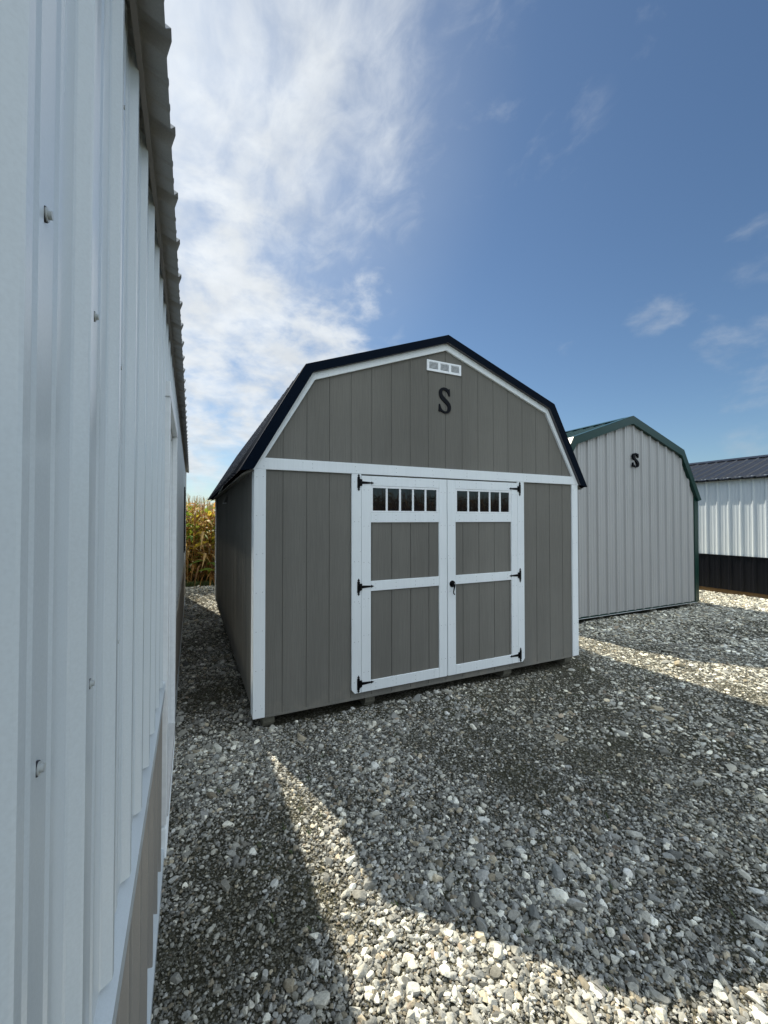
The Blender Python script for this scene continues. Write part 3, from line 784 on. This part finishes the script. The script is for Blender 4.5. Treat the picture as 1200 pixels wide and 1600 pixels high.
# ------------------------------------------------------------------ grey steel shed with green trim
def green_shed():
    # stands a little farther back and slightly lower in the gravel; its own size is set at the end
    MX, Y0 = 6.715, 1.16; D = 5.6
    fr = Frame('metal_barn_shed', (MX, Y0, 0.0))
    tag(fr.e, 'light grey ribbed metal shed with dark green roof and corner trim', 'shed')
    sym = lambda pts: [(MX - a, z) for a, z in pts] + [(MX + a, z) for a, z in reversed(pts[:-1])]
    out = [(1.995, 2.085), (1.460, 3.010), (0.0, 3.500)]
    inn = [(1.900, 2.060), (1.392, 2.900), (0.0, 3.362)]
    mb = MB()
    ribbed(mb, MX - 1.845, MX + 1.845, 0.150, sym([(1.845, 2.16), (1.43, 2.94), (0.0, 3.42)]), lambda u, v, n: (u, Y0 - n, v), phase=6.776, h=0.030, base=0.050, crest=0.022, mh=0.006)
    for k in range(-8, 9):
        x = 6.776 + k * 0.2286 + 0.034
        for z in (2.76, 2.13, 1.45, 0.81, 0.19):
            if abs(x - MX) < 1.80 and (z < 2.2 or abs(x - MX) < 1.4): mb.tube([(x, Y0 - 0.0, z), (x, Y0 - 0.012, z)], 0.007, 6, 1)
    mb.build('front_wall', [M['grey_panel'], M['washer']], fr)
    mb = MB(); ribbed(mb, MX - 1.845, MX + 1.845, 0.150, sym([(1.845, 2.16), (1.43, 2.94), (0.0, 3.42)]), lambda u, v, n: (u, Y0 + D + n, v), phase=6.776); mb.build('back_wall', M['grey_panel'], fr)
    for sx in (-1, 1):
        mb = MB(); ribbed(mb, Y0 + 0.02, Y0 + D - 0.02, 0.150, 2.13, lambda u, v, n: (MX + sx * (1.90 + n), u, v), phase=0.1); mb.build('side_wall', M['grey_panel'], fr)
    for sx in (-1, 1):
        for yy, sy in ((Y0, -1), (Y0 + D, 1)):
            mb = MB()
            a, b = sorted((MX + sx * 1.845, MX + sx * 1.965)); c, d = sorted((yy + sy * 0.020, yy + sy * 0.002))
            mb.bbox(a, b, c, d, 0.135, 2.13 if sx else 2.1, 0.002)
            a, b = sorted((MX + sx * 1.925, MX + sx * 1.9645)); c, d = sorted((yy + sy * 0.001, yy - sy * 0.09))
            mb.bbox(a, b, c, d, 0.135, 2.12, 0.002)
            mb.build('corner_trim', M['green'], fr)
    roof = MB(); surf = [(1.985, 2.065), (1.440, 2.985), (0.0, 3.472)]
    for sx in (-1, 1):
        for (a, b) in ((0, 1), (1, 2)):
            pl, L = slope_place(Y0, MX + sx * surf[a][0], surf[a][1], MX + sx * surf[b][0], surf[b][1])
            ribbed(roof, 0.0, D + 0.05, 0.0, L, pl, phase=0.14, h=0.020)
    rf = roof.build('roof', M['green'], fr)
    for yy, s in ((Y0 - 0.065, 1), (Y0 + D + 0.065, -1)):
        mb = MB()
        band(mb, sym(out), sym(inn), yy + (0.004 if s > 0 else 0), 0.004)
        cap_strip(mb, sym(out), yy, yy + s * 0.17, 0.003)
        # returned underside of the trim
        for (a, za), (b, zb) in zip(sym(inn), sym(inn)[1:]):
            mb.prism([(a, yy + s * .005, za), (b, yy + s * .005, zb), (b, yy + s * .005, zb + .004), (a, yy + s * .005, za + .004)], (0, s * 0.056, 0))
        mb.build('edge_trim', M['green'], rf)
    mb = MB(); cap_strip(mb, [(MX - 0.17, 3.502 - 0.17 * 0.336), (MX, 3.504), (MX + 0.17, 3.502 - 0.17 * 0.336)], Y0 + 0.106, Y0 + D - 0.106, 0.003)
    mb.build('ridge_cap', M['green'], rf)
    mb = MB(); mb.box(MX - 1.95, MX + 1.95, Y0 - 0.004, Y0 + D + 0.004, 0.118, 0.1495)
    mb.build('base_trim', M['green'], fr)
    mb = MB(); mb.box(MX - 1.93, MX + 1.93, Y0 - 0.010, Y0 - 0.0045, 0.118, 0.124); mb.build('drip_edge', M['vinyl'], fr)
    letter_S('letter', fr, 6.715, 2.612, 0.172, 0.250, Y0 - 0.017, 0.030, M['letter'])
    skids(fr, [(MX - 1.75, MX - 1.65), (MX - 0.75, MX - .65), (MX + 0.60, MX + 0.70), (MX + 1.70, MX + 1.80)], Y0 + 0.06, Y0 + D - 0.1, 0.117, M['skid'], 0.06)
    fr.e.location = (6.923, 1.30, -0.050); fr.e.scale = (1.03, 1.03, 1.03)
green_shed()

# ------------------------------------------------------------------ white steel shed with black wainscot
def white_shed():
    X0 = 11.04; Ya, Yb = -3.4, 7.2; W = 3.8
    fr = Frame('metal_shed', (X0 + W / 2, (Ya + Yb) / 2, 0.0))
    tag(fr.e, 'white ribbed metal shed with black lower wall and black roof at the right edge', 'shed')
    ph = 11.04 * 0 + 1.159 * 0.977 + (-3.508) * (1 - 0.977)
    for sx in (0, 1):
        place = (lambda u, v, n: (X0 - n, u, v)) if sx == 0 else (lambda u, v, n: (X0 + W + n, u, v))
        mb = MB(); ribbed(mb, Ya, Yb, 0.885, 2.68, place, phase=ph, h=0.019, base=0.055, crest=0.024)
        if sx == 0:
            for k in range(-20, 27):
                y = ph + k * 0.2286 + 0.035
                for z in (2.50, 1.95, 1.25): mb.tube([(X0, y, z), (X0 - 0.009, y, z)], 0.0055, 6)
        mb.build('side_wall', M['white_panel'], fr)
        mb = MB(); ribbed(mb, Ya, Yb, 0.09, 0.865, place, phase=ph, h=0.019, base=0.055, crest=0.024); mb.build('wainscot', M['black_panel'], fr)
        mb = MB(); a, b = (X0 - 0.024, X0 + 0.01) if sx == 0 else (X0 + W - 0.01, X0 + W + 0.024)
        mb.box(a, b, Ya, Yb, 0.866, 0.884); mb.build('wainscot_trim', M['black_panel'], fr)
    for yy, s in ((Ya, -1), (Yb, 1)):
        mb = MB(); ribbed(mb, X0, X0 + W, 0.885, [(X0, 2.68), (X0 + W / 2, 3.31), (X0 + W, 2.68)], lambda u, v, n: (u, yy + s * n, v), phase=X0); mb.build('end_wall', M['white_panel'], fr)
        mb = MB(); ribbed(mb, X0, X0 + W, 0.09, 0.884, lambda u, v, n: (u, yy + s * n, v), phase=X0); mb.build('wainscot', M['black_panel'], fr)
        for xx in (X0, X0 + W):
            mb = MB(); c, d = sorted((yy + s * 0.022, yy - s * 0.08)); mb.box(xx - 0.022 if xx == X0 else xx - .08, xx + .08 if xx == X0 else xx + 0.022, c, d, 0.09, 2.66); mb.build('corner_trim', M['black_panel'], fr)
    mb = MB(); ov = 0.125; pitch = 0.335
    xr = X0 + W / 2; ze = 2.635; zr = ze + (W / 2 + ov) * pitch
    for x0 in (X0 - ov, X0 + W + ov):
        pl, L = slope_place(Ya - 0.05, x0, ze, xr, zr)
        ribbed(mb, 0.0, Yb - Ya + 0.10, 0.0, L, pl, phase=0.07, h=0.020)
    rf = mb.build('roof', M['black_roof'], fr)
    mb = MB(); cap_strip(mb, [(xr - 0.2, zr + 0.026 - 0.2 * pitch), (xr, zr + 0.030), (xr + 0.2, zr + 0.026 - 0.2 * pitch)], Ya - 0.05, Yb + 0.05, 0.004)
    mb.build('ridge_cap', M['black_roof'], rf)
    mb = MB()
    for x0, x1 in ((X0 - ov + 0.004, X0), (X0 + W, X0 + W + ov - 0.004)): mb.box(x0, x1, Ya, Yb, ze - 0.022, ze - 0.012)
    mb.build('soffit', M['black_panel'], rf)
    for xx in (X0 + 0.03, X0 + W / 2 - 0.05, X0 + W - 0.13):
        mb = MB(); mb.bbox(xx, xx + 0.10, Ya + 0.03, Yb - 0.03, -0.05, 0.095, 0.004); mb.build('skid', M['brown_skid'], fr)
white_shed()

# ------------------------------------------------------------------ white building beside the camera
def white_building():
    rot = -math.radians(0.25)
    o = np.array([-1.95, 4.0, 0.0])
    R = Matrix.Rotation(rot, 3, 'Z')
    loc = Vector((CAM.x, CAM.y, 0)) + R @ Vector(o)
    fr = Frame('metal_building', tuple(o), loc, rot)
    tag(fr.e, 'long white ribbed metal building with taupe lower wall filling the left side', 'building')
    DP = 0.135; A, B = -2.6, 10.2; W = 3.7
    ZW = 0.916; ZT = 2.80
    dn0, dn1 = 2.38, 3.62             # door trim outer edges
    wn0, wn1 = 8.15, 9.35             # window with shutters
    ph = 0.640
    pl = lambda u, v, n: (-DP + n, u, v)
    rb = dict(phase=ph, spacing=0.2286, h=0.017, base=0.042, crest=0.018, mh=0.0022)
    mb = MB()
    ribbed(mb, A, dn0 + .02, ZW, ZT, pl, **rb); ribbed(mb, dn1 - .02, B, ZW, ZT, pl, **rb); ribbed(mb, dn0 + .02, dn1 - .02, 2.38, ZT, pl, **rb)
    mb.build('side_wall', M['white_panel'], fr)
    mb = MB()
    ribbed(mb, A, dn0 + .02, 0.05, ZW - 0.05, pl, **rb); ribbed(mb, dn1 - .02, B, 0.05, ZW - 0.05, pl, **rb)
    mb.build('wainscot', M['taupe_panel'], fr)
    for a, b in ((A, dn0), (dn1, B)):
        mb = MB()
        mb.prism([(-DP - .004, a, ZW - 0.004), (-DP + 0.023, a, ZW - 0.030), (-DP + 0.023, a, ZW - 0.075), (-DP + 0.020, a, ZW - 0.075), (-DP + 0.020, a, ZW - 0.034), (-DP - .004, a, ZW - 0.012)], (0, b - a, 0))
        mb.build('wainscot_trim', M['white_panel'], fr)
        mb = MB()
        mb.prism([(-DP - .004, a, 0.075), (-DP + 0.024, a, 0.050), (-DP + 0.024, a, -0.02), (-DP - .004, a, -0.02)], (0, b - a, 0))
        mb.build('base_trim', M['white_panel'], fr)
    # door: casing, jambs, slab, sill
    mb = MB(); xo = -0.103
    mb.bbox(-DP, xo, dn0, dn0 + 0.09, 0.17, 2.34, 0.003)
    mb.bbox(-DP, xo, dn1 - 0.09, dn1, 0.17, 2.34, 0.003)
    mb.bbox(-DP, xo + 0.001, dn0 - 0.01, dn1 + 0.01, 2.3405, 2.42, 0.003)
    mb.box(-DP - 0.09, -DP - 0.0005, dn0 + 0.055, dn0 + 0.09, 0.17, 2.34)
    mb.box(-DP - 0.09, -DP - 0.0005, dn1 - 0.09, dn1 - 0.055, 0.17, 2.34)
    mb.box(-DP - 0.09, -DP - 0.0005, dn0 + 0.0905, dn1 - 0.0905, 2.31, 2.34)
    dr = mb.build('door_frame', M['vinyl'], fr)
    mb = MB(); mb.bbox(-DP - 0.085, -DP - 0.045, dn0 + 0.093, dn1 - 0.093, 0.185, 2.305, 0.003)
    for z0, z1 in ((0.35, 1.0), (1.15, 2.15)):
        for q in (0, 1):
            w = (dn1 - dn0 - 0.186) / 2; y0 = dn0 + 0.093 + q * w + 0.08
            mb.bbox(-DP - 0.046, -DP - 0.040, y0, y0 + w - 0.16, z0, z1, 0.003)
    d2 = mb.build('door', M['vinyl'], fr)
    mb = MB(); mb.tube([(-DP - .046, dn0 + 0.17, 1.02), (-DP - .02, dn0 + 0.17, 1.02)], [0.012, 0.012], 10); mb.tube([(-DP - .022, dn0 + .17, 1.02), (-DP - .012, dn0 + .17, 1.02), (-DP + .008, dn0 + .17, 1.02), (-DP + .012, dn0 + .17, 1.02)], [.014, .027, .024, .01], 14)
    mb.build('door_knob', M['steel'], d2)
    mb = MB(); mb.bbox(-DP - 0.06, xo + 0.004, dn0 + 0.0905, dn1 - 0.0905, 0.155, 0.172, 0.002)
    for k in range(5): mb.box(-DP - .05, xo - 0.002, dn0 + 0.10, dn1 - 0.10, 0.172, 0.175) if k == 0 else mb.box(xo - 0.004 - k * 0.012, xo - k * 0.012, dn0 + 0.10, dn1 - 0.10, 0.175, 0.178)
    mb.build('door_sill', M['steel'], fr)
    mb = MB(); mb.bbox(-DP, xo, dn0, dn1, -0.02, 0.154, 0.004); mb.build('sill_block', M['trim'], fr)
    # window and shutters
    mb = MB()
    for a, b in ((wn0 + 0.28, wn0 + 0.34), (wn1 - 0.34, wn1 - 0.28)): mb.box(-DP, -0.100, a, b, 1.20, 2.22)
    mb.box(-DP, -0.0995, wn0 + 0.27, wn1 - 0.27, 2.2205, 2.28); mb.box(-DP, -0.0995, wn0 + 0.27, wn1 - 0.27, 1.13, 1.1995)
    mb.box(-DP, -0.105, wn0 + 0.34, wn1 - 0.34, 1.68, 1.72)
    wf = mb.build('window_frame', M['vinyl'], fr)
    mb = MB(); mb.box(-DP, -0.112, wn0 + 0.341, wn1 - 0.341, 1.2005, 2.22); mb.build('window_pane', M['glass'], wf)
    for a, b in ((wn0, wn0 + 0.265), (wn1 - 0.265, wn1)):
        mb = MB(); mb.box(-DP, -0.104, a, b, 1.12, 2.29)
        for k in range(26): mb.box(-0.104, -0.098, a + 0.03, b - 0.03, 1.16 + k * 0.042, 1.185 + k * 0.042)
        mb.build('shutter', M['iron'], fr)
    # far corner, ends, far side
    mb = MB(); mb.bbox(-DP - 0.05, -0.108, B - 0.07, B + 0.02, 0.0, 2.76, 0.003); mb.build('corner_trim', M['taupe_panel'], fr)
    pitch = 0.40; XR = -DP - W / 2
    for yy, s in ((A, -1), (B, 1)):
        mb = MB(); ribbed(mb, -DP - W, -DP - 0.02, 0.05, [(-DP - W, 2.72), (XR, 2.72 + W / 2 * pitch), (-DP, 2.72)], lambda u, v, n: (u, yy + s * n, v), phase=0.1); mb.build('end_wall', M['white_panel'], fr)
    mb = MB(); ribbed(mb, A, B, 0.05, 2.72, lambda u, v, n: (-DP - W - n, u, v), phase=0.1); mb.build('side_wall', M['white_panel'], fr)
    # roof sheet, its profile seen from below along the eave
    XE, ZE = -0.058, 2.758
    L = 2.0
    mb = MB()
    def rp(sgn):
        def f(u, v, n):
            x = XE - v + n * 0.40; z = ZE + v * pitch + n * 0.92
            return (x, u, z) if sgn > 0 else (2 * XR - x, u, z)
        return f
    run = XE - XR
    for sg in (1, -1):
        ribbed(mb, A - 0.05, B + 0.06, 0.0, run, rp(sg), phase=1.01, spacing=0.25, h=0.026, base=0.062, crest=0.030, mh=0.004)
    rf = mb.build('roof', M['roof_under'], fr)
    so = rf.modifiers.new('sheet', 'SOLIDIFY'); so.thickness = 0.0012
    mb = MB(); mb.prism([(-0.112, A, 2.752), (-0.109, A, 2.752), (-0.109, A, ZE + 0.012), (-0.112, A, ZE + 0.012)], (0, B - A, 0))
    mb.prism([(-0.120, A, 2.748), (-0.108, A, 2.748), (-0.108, A, 2.752), (-0.120, A, 2.752)], (0, B - A, 0))
    mb.build('eave_trim', M['brown_edge'], fr)
    mb = MB(); mb.box(-DP - 0.10, -DP - 0.004, A, B, 2.60, 2.775); mb.build('eave_gap_plate', M['dark'], fr)  # dark plate standing in for the shaded gap under the eave
    mb = MB()
    mb.prism([(XE - 0.004, B + .0605, ZE - 0.01), (XE - 0.004, B + .0605, ZE + .03), (XR, B + .0605, ZE + .03 + run * pitch), (XR, B + .0605, ZE - 0.03 + run * pitch)], (0, 0.004, 0))
    mb.build('edge_trim', M['taupe_panel'], rf)
    # screws with washers: one mesh, a part of its own each time
    mb = MB()
    mb.tube([(-DP + 0.0002, 0, 0), (-DP + 0.0022, 0, 0)], 0.0075, 14, 1)
    mb.tube([(-DP + 0.0022, 0, 0), (-DP + 0.0034, 0, 0)], 0.0066, 14, 0)
    mb.tube([(-DP + 0.0034, 0, 0), (-DP + 0.0070, 0, 0)], 0.0042, 6, 0)
    src = None
    cols_ = [ph + k * 0.2286 - 0.130 for k in range(0, 17)]
    for j, y in enumerate(cols_):
        for z in (2.545, 2.015, 1.470):
            if dn0 - 0.03 < y < dn1 + 0.03 and z < 2.45: continue
            if src is None:
                src = mb.build('screw', [M['screw'], M['rubber']], fr); ob = src; 
            else:
                ob = src.copy(); COL.objects.link(ob)
            ob.location = (0, y, z)
white_building()

# ------------------------------------------------------------------ corn
def corn_mesh(name, xs, ys, green, mat, seed, hmul=1.0, detail=7, tone=0.85):
    r = np.random.default_rng(seed); V = []; F = []; C = []; nb = 0
    def quadstrip(L, Rr, col):
        nonlocal nb
        n = len(L); V.append(np.concatenate([L, Rr])); C.append(np.tile(np.append(col, 1.0), (2 * n, 1)))
        F.append(np.stack([np.arange(n - 1), np.arange(1, n), np.arange(1, n) + n, np.arange(n - 1) + n], 1) + nb); nb += 2 * n
    browns = np.array([[.50, .25, .065], [.58, .33, .095], [.36, .19, .055], [.62, .43, .17], [.27, .14, .05]]) * tone
    greens = np.array([[.16, .27, .035], [.26, .34, .04], [.60, .50, .06], [.66, .52, .07], [.20, .30, .04]]) * tone
    for x, y in zip(xs, ys):
        H = r.uniform(1.85, 2.3) * hmul; lean = r.normal(size=2) * 0.05
        stem = browns[r.integers(5)] if r.random() > green * .5 else greens[r.integers(2)]
        t = np.linspace(0, 1, 4)[:, None]; base = np.array([x, y, -0.06])
        axis = base + t * np.array([lean[0], lean[1], H])
        for k in range(2):
            a = np.pi / 2 * k + r.uniform(0, 1); w = np.array([np.cos(a), np.sin(a), 0]) * 0.011
            quadstrip(axis - w, axis + w * (1 - 0.5 * t), stem * r.uniform(.8, 1.1))
        nl = r.integers(11, 16)
        az0 = r.uniform(0, 6.28)
        for li in range(nl):
            f = (li + 0.7) / nl; z0 = 0.10 * H + f * 0.90 * H
            az = az0 + (li % 2) * np.pi + r.normal() * 0.5
            ln = r.uniform(0.35, 0.75) * (1.1 - 0.35 * f)
            dry = r.random() > green * (0.35 + 1.2 * np.exp(-((f - 0.62) / 0.25) ** 2))
            droop = r.uniform(0.9, 2.1) if dry else r.uniform(0.3, 1.1)
            s = np.linspace(0, 1, detail)[:, None]
            d = np.array([np.cos(az), np.sin(az), 0])
            p0 = base + np.array([lean[0], lean[1], 0]) * (z0 / H) + np.array([0, 0, z0])
            curl = r.normal() * 0.15
            side = np.array([-d[1], d[0], 0])
            P = p0 + d * ln * (s - 0.25 * s ** 2 * droop * .5) + np.array([0, 0, 1]) * ln * (0.75 * s - droop * s ** 2) + side * curl * s ** 2
            tw = r.normal() * 1.2 * s
            wd = (0.050 if not dry else 0.034) * np.sin(np.pi * np.clip(s * 0.9 + 0.12, 0, 1)) * r.uniform(.7, 1.2)
            wv = (side * np.cos(tw) + np.array([0, 0, 1]) * np.sin(tw)) * wd
            col = (browns if dry else greens)[r.integers(5)] * r.uniform(.75, 1.25)
            quadstrip(P - wv, P + wv, col)
        if r.random() < .85:        # ear in its dry husk
            za = r.uniform(.42, .55) * H; az = r.uniform(0, 6.28); d = np.array([np.cos(az), np.sin(az), 0])
            p0 = base + np.array([0, 0, za]); s = np.linspace(0, 1, 5)[:, None]
            P = p0 + d * 0.05 * (1 + s) + np.array([0, 0, -1]) * 0.20 * s * r.uniform(-1, 1)
            for k in range(3):
                a = k * 1.05; w = (np.array([np.cos(a), np.sin(a), 0])) * 0.026 * np.sin(np.pi * (s * .85 + .1)); quadstrip(P - w, P + w, np.array([.50, .40, .22]) * tone * r.uniform(.7, 1.1))
        for k in range(r.integers(4, 8)):    # tassel
            az = r.uniform(0, 6.28); sp = r.uniform(0.02, 0.35); s = np.linspace(0, 1, 4)[:, None]
            P = axis[-1] + np.array([np.cos(az) * sp, np.sin(az) * sp, 1]) * 0.24 * s * r.uniform(.6, 1.1); w = np.array([np.sin(az), -np.cos(az), 0]) * 0.0035
            quadstrip(P - w, P + w, np.array([.30, .22, .11]))
    V = np.concatenate(V); F = np.concatenate(F); C = np.concatenate(C)
    me = bpy.data.meshes.new(name)
    me.vertices.add(len(V)); me.vertices.foreach_set('co', V.astype(np.float32).ravel())
    me.loops.add(F.size); me.loops.foreach_set('vertex_index', F.astype(np.int32).ravel())
    me.polygons.add(len(F)); me.polygons.foreach_set('loop_start', np.arange(0, F.size, 4, dtype=np.int32))
    at = me.attributes.new('leaf_tint', 'FLOAT_COLOR', 'POINT'); at.data.foreach_set('color', C.astype(np.float32).ravel())
    me.update(calc_edges=True); me.materials.append(mat)
    o = bpy.data.objects.new(name, me); COL.objects.link(o)
    return o

def mat_leaf():
    m, t, b = material('corn_leaf')
    an = t.n('ShaderNodeAttribute', attribute_name='leaf_tint')
    n = t.noise(obj_coord(t), 14, 4, 0.6)
    c = t.mix(1.0, an.outputs['Color'], t.ramp(n, [(0.3, 0.75), (0.7, 1.2)]), 'MULTIPLY')
    t.put(b.inputs['Base Color'], c); b.inputs['Roughness'].default_value = 0.6
    tr = t.n('ShaderNodeBsdfTranslucent'); t.put(tr.inputs[0], c)
    mx = t.n('ShaderNodeMixShader'); mx.inputs[0].default_value = 0.5
    t.put(mx.inputs[1], b.outputs[0]); t.put(mx.inputs[2], tr.outputs[0])
    out = [q for q in m.node_tree.nodes if q.type == 'OUTPUT_MATERIAL'][0]; t.put(out.inputs[0], mx.outputs[0])
    return m
LEAF = mat_leaf()

def corn():
    r = np.random.default_rng(3); X = []; Y = []
    for row in range(7):
        y = 8.35 + row * 0.55
        x = np.arange(-1.6, 2.4, 0.085); X.append(x + r.normal(size=len(x)) * .03); Y.append(y + r.normal(size=len(x)) * .05)
        if row < 4:
            x = np.concatenate([np.arange(-14, -1.6, 0.22), np.arange(2.4, 24, 0.22)]); X.append(x + r.normal(size=len(x)) * .04); Y.append(y + r.normal(size=len(x)) * .06)
    o = corn_mesh('cornfield', np.concatenate(X), np.concatenate(Y), 0.32, LEAF, 5)
    tag(o, 'dry golden corn stalks standing in the gap behind the two nearest buildings', 'cornfield', kind='stuff')
    X = []; Y = []
    for row in range(6):
        x = np.arange(-4, 34, 0.11); X.append(x + r.normal(size=len(x)) * .04); Y.append(-11.2 - row * 0.6 + r.normal(size=len(x)) * .06)
    o = corn_mesh('cornfield', np.concatenate(X), np.concatenate(Y), 0.15, LEAF, 8, hmul=1.22, detail=4, tone=0.35)
    tag(o, 'brown corn across the yard, seen mirrored in the door windows', 'cornfield', kind='stuff')
corn()

def weeds():
    """low green weeds along the foot of the corn"""
    r = np.random.default_rng(9); mb = MB()
    for _ in range(900):
        x = r.uniform(-1.5, 2.5); y = 8.15 + abs(r.normal()) * 0.12; h = r.uniform(.03, .15); a = r.uniform(0, 6.28); w = 0.006
        dx, dy = math.cos(a), math.sin(a)
        mb.add([(x - dy * w, y + dx * w, -0.01), (x + dy * w, y - dx * w, -0.01), (x + dx * h * .4 + dy * w, y + dy * h * .4 - dx * w, h * .7), (x + dx * h * .9, y + dy * h * .9, h)], [(0, 1, 2, 3)])
    m = mat_plain('weed_green', (0.07, 0.10, 0.03), 0.7)
    tag(mb.build('weeds', m), 'low green weeds along the foot of the golden corn', 'weeds', kind='stuff')
weeds()

def sprigs():
    """tiny sprigs coming up between the stones"""
    r = np.random.default_rng(21); mb = MB()
    for _ in range(70):
        cx, cy = (r.uniform(-0.1, 1.3), r.uniform(-2.5, -0.3)) if r.random() < .5 else (r.uniform(1.0, 5.5), r.uniform(-2.6, 0.4))
        for k in range(r.integers(3, 7)):
            a = r.uniform(0, 6.28); h = r.uniform(.010, .028); w = .0022; x = cx + r.normal() * .006; y = cy + r.normal() * .006
            dx, dy = math.cos(a), math.sin(a); z = float(gh(x, y)) + 0.006
            mb.add([(x - dy * w, y + dx * w, z), (x + dy * w, y - dx * w, z), (x + dx * h * .6 + dy * w, y + dy * h * .6 - dx * w, z + h * .8), (x + dx * h, y + dy * h, z + h)], [(0, 1, 2, 3)])
    tag(mb.build('sprigs', bpy.data.materials['weed_green']), 'tiny green sprigs coming up through the gravel before the taupe shed', 'weeds', kind='stuff')
sprigs()

# trees far behind the viewer, mirrored in the right-hand door window
def far_tree(x, y, h, label, seed):
    r = np.random.default_rng(seed)
    fr = Frame('tree', (x, y, -0.06)); tag(fr.e, label, 'tree', 'trees beyond the yard')
    mb = MB(); mb.tube([(x, y, -0.06), (x + .1, y, h * .35), (x - .1, y + .1, h * .7)], [h * .03, h * .022, h * .01], 8)
    for k in range(6):
        a = r.uniform(0, 6.28); z = h * r.uniform(.3, .55); mb.tube([(x, y, z), (x + math.cos(a) * h * .2, y + math.sin(a) * h * .2, z + h * .15)], [h * .01, h * .004], 6)
    mb.build('trunk', M['brown_skid'], fr)
    mb = MB(); cl = [(r.normal() * h * .17, r.normal() * h * .17, h * r.uniform(.35, .92)) for _ in range(16)]
    for _ in range(3200):
        c = cl[r.integers(len(cl))]; p = np.array(c) + r.normal(size=3) * h * .065 + np.array([x, y, 0]); a = r.normal(size=3) * h * .018; b = r.normal(size=3) * h * .018
        mb.add([p - a, p + b, p + a, p - b], [(0, 1, 2, 3)])
    mb.build('crown', M['tree_leaf'], fr)
M['tree_leaf'] = mat_plain('tree_leaf', (0.05, 0.075, 0.022), 0.7)
far_tree(52, -45, 9.0, 'tall dark tree beyond the corn, the taller of two mirrored in the door window', 1)
far_tree(63, -47, 7.5, 'low dark tree beyond the corn, the smaller of two mirrored in the door window', 2)
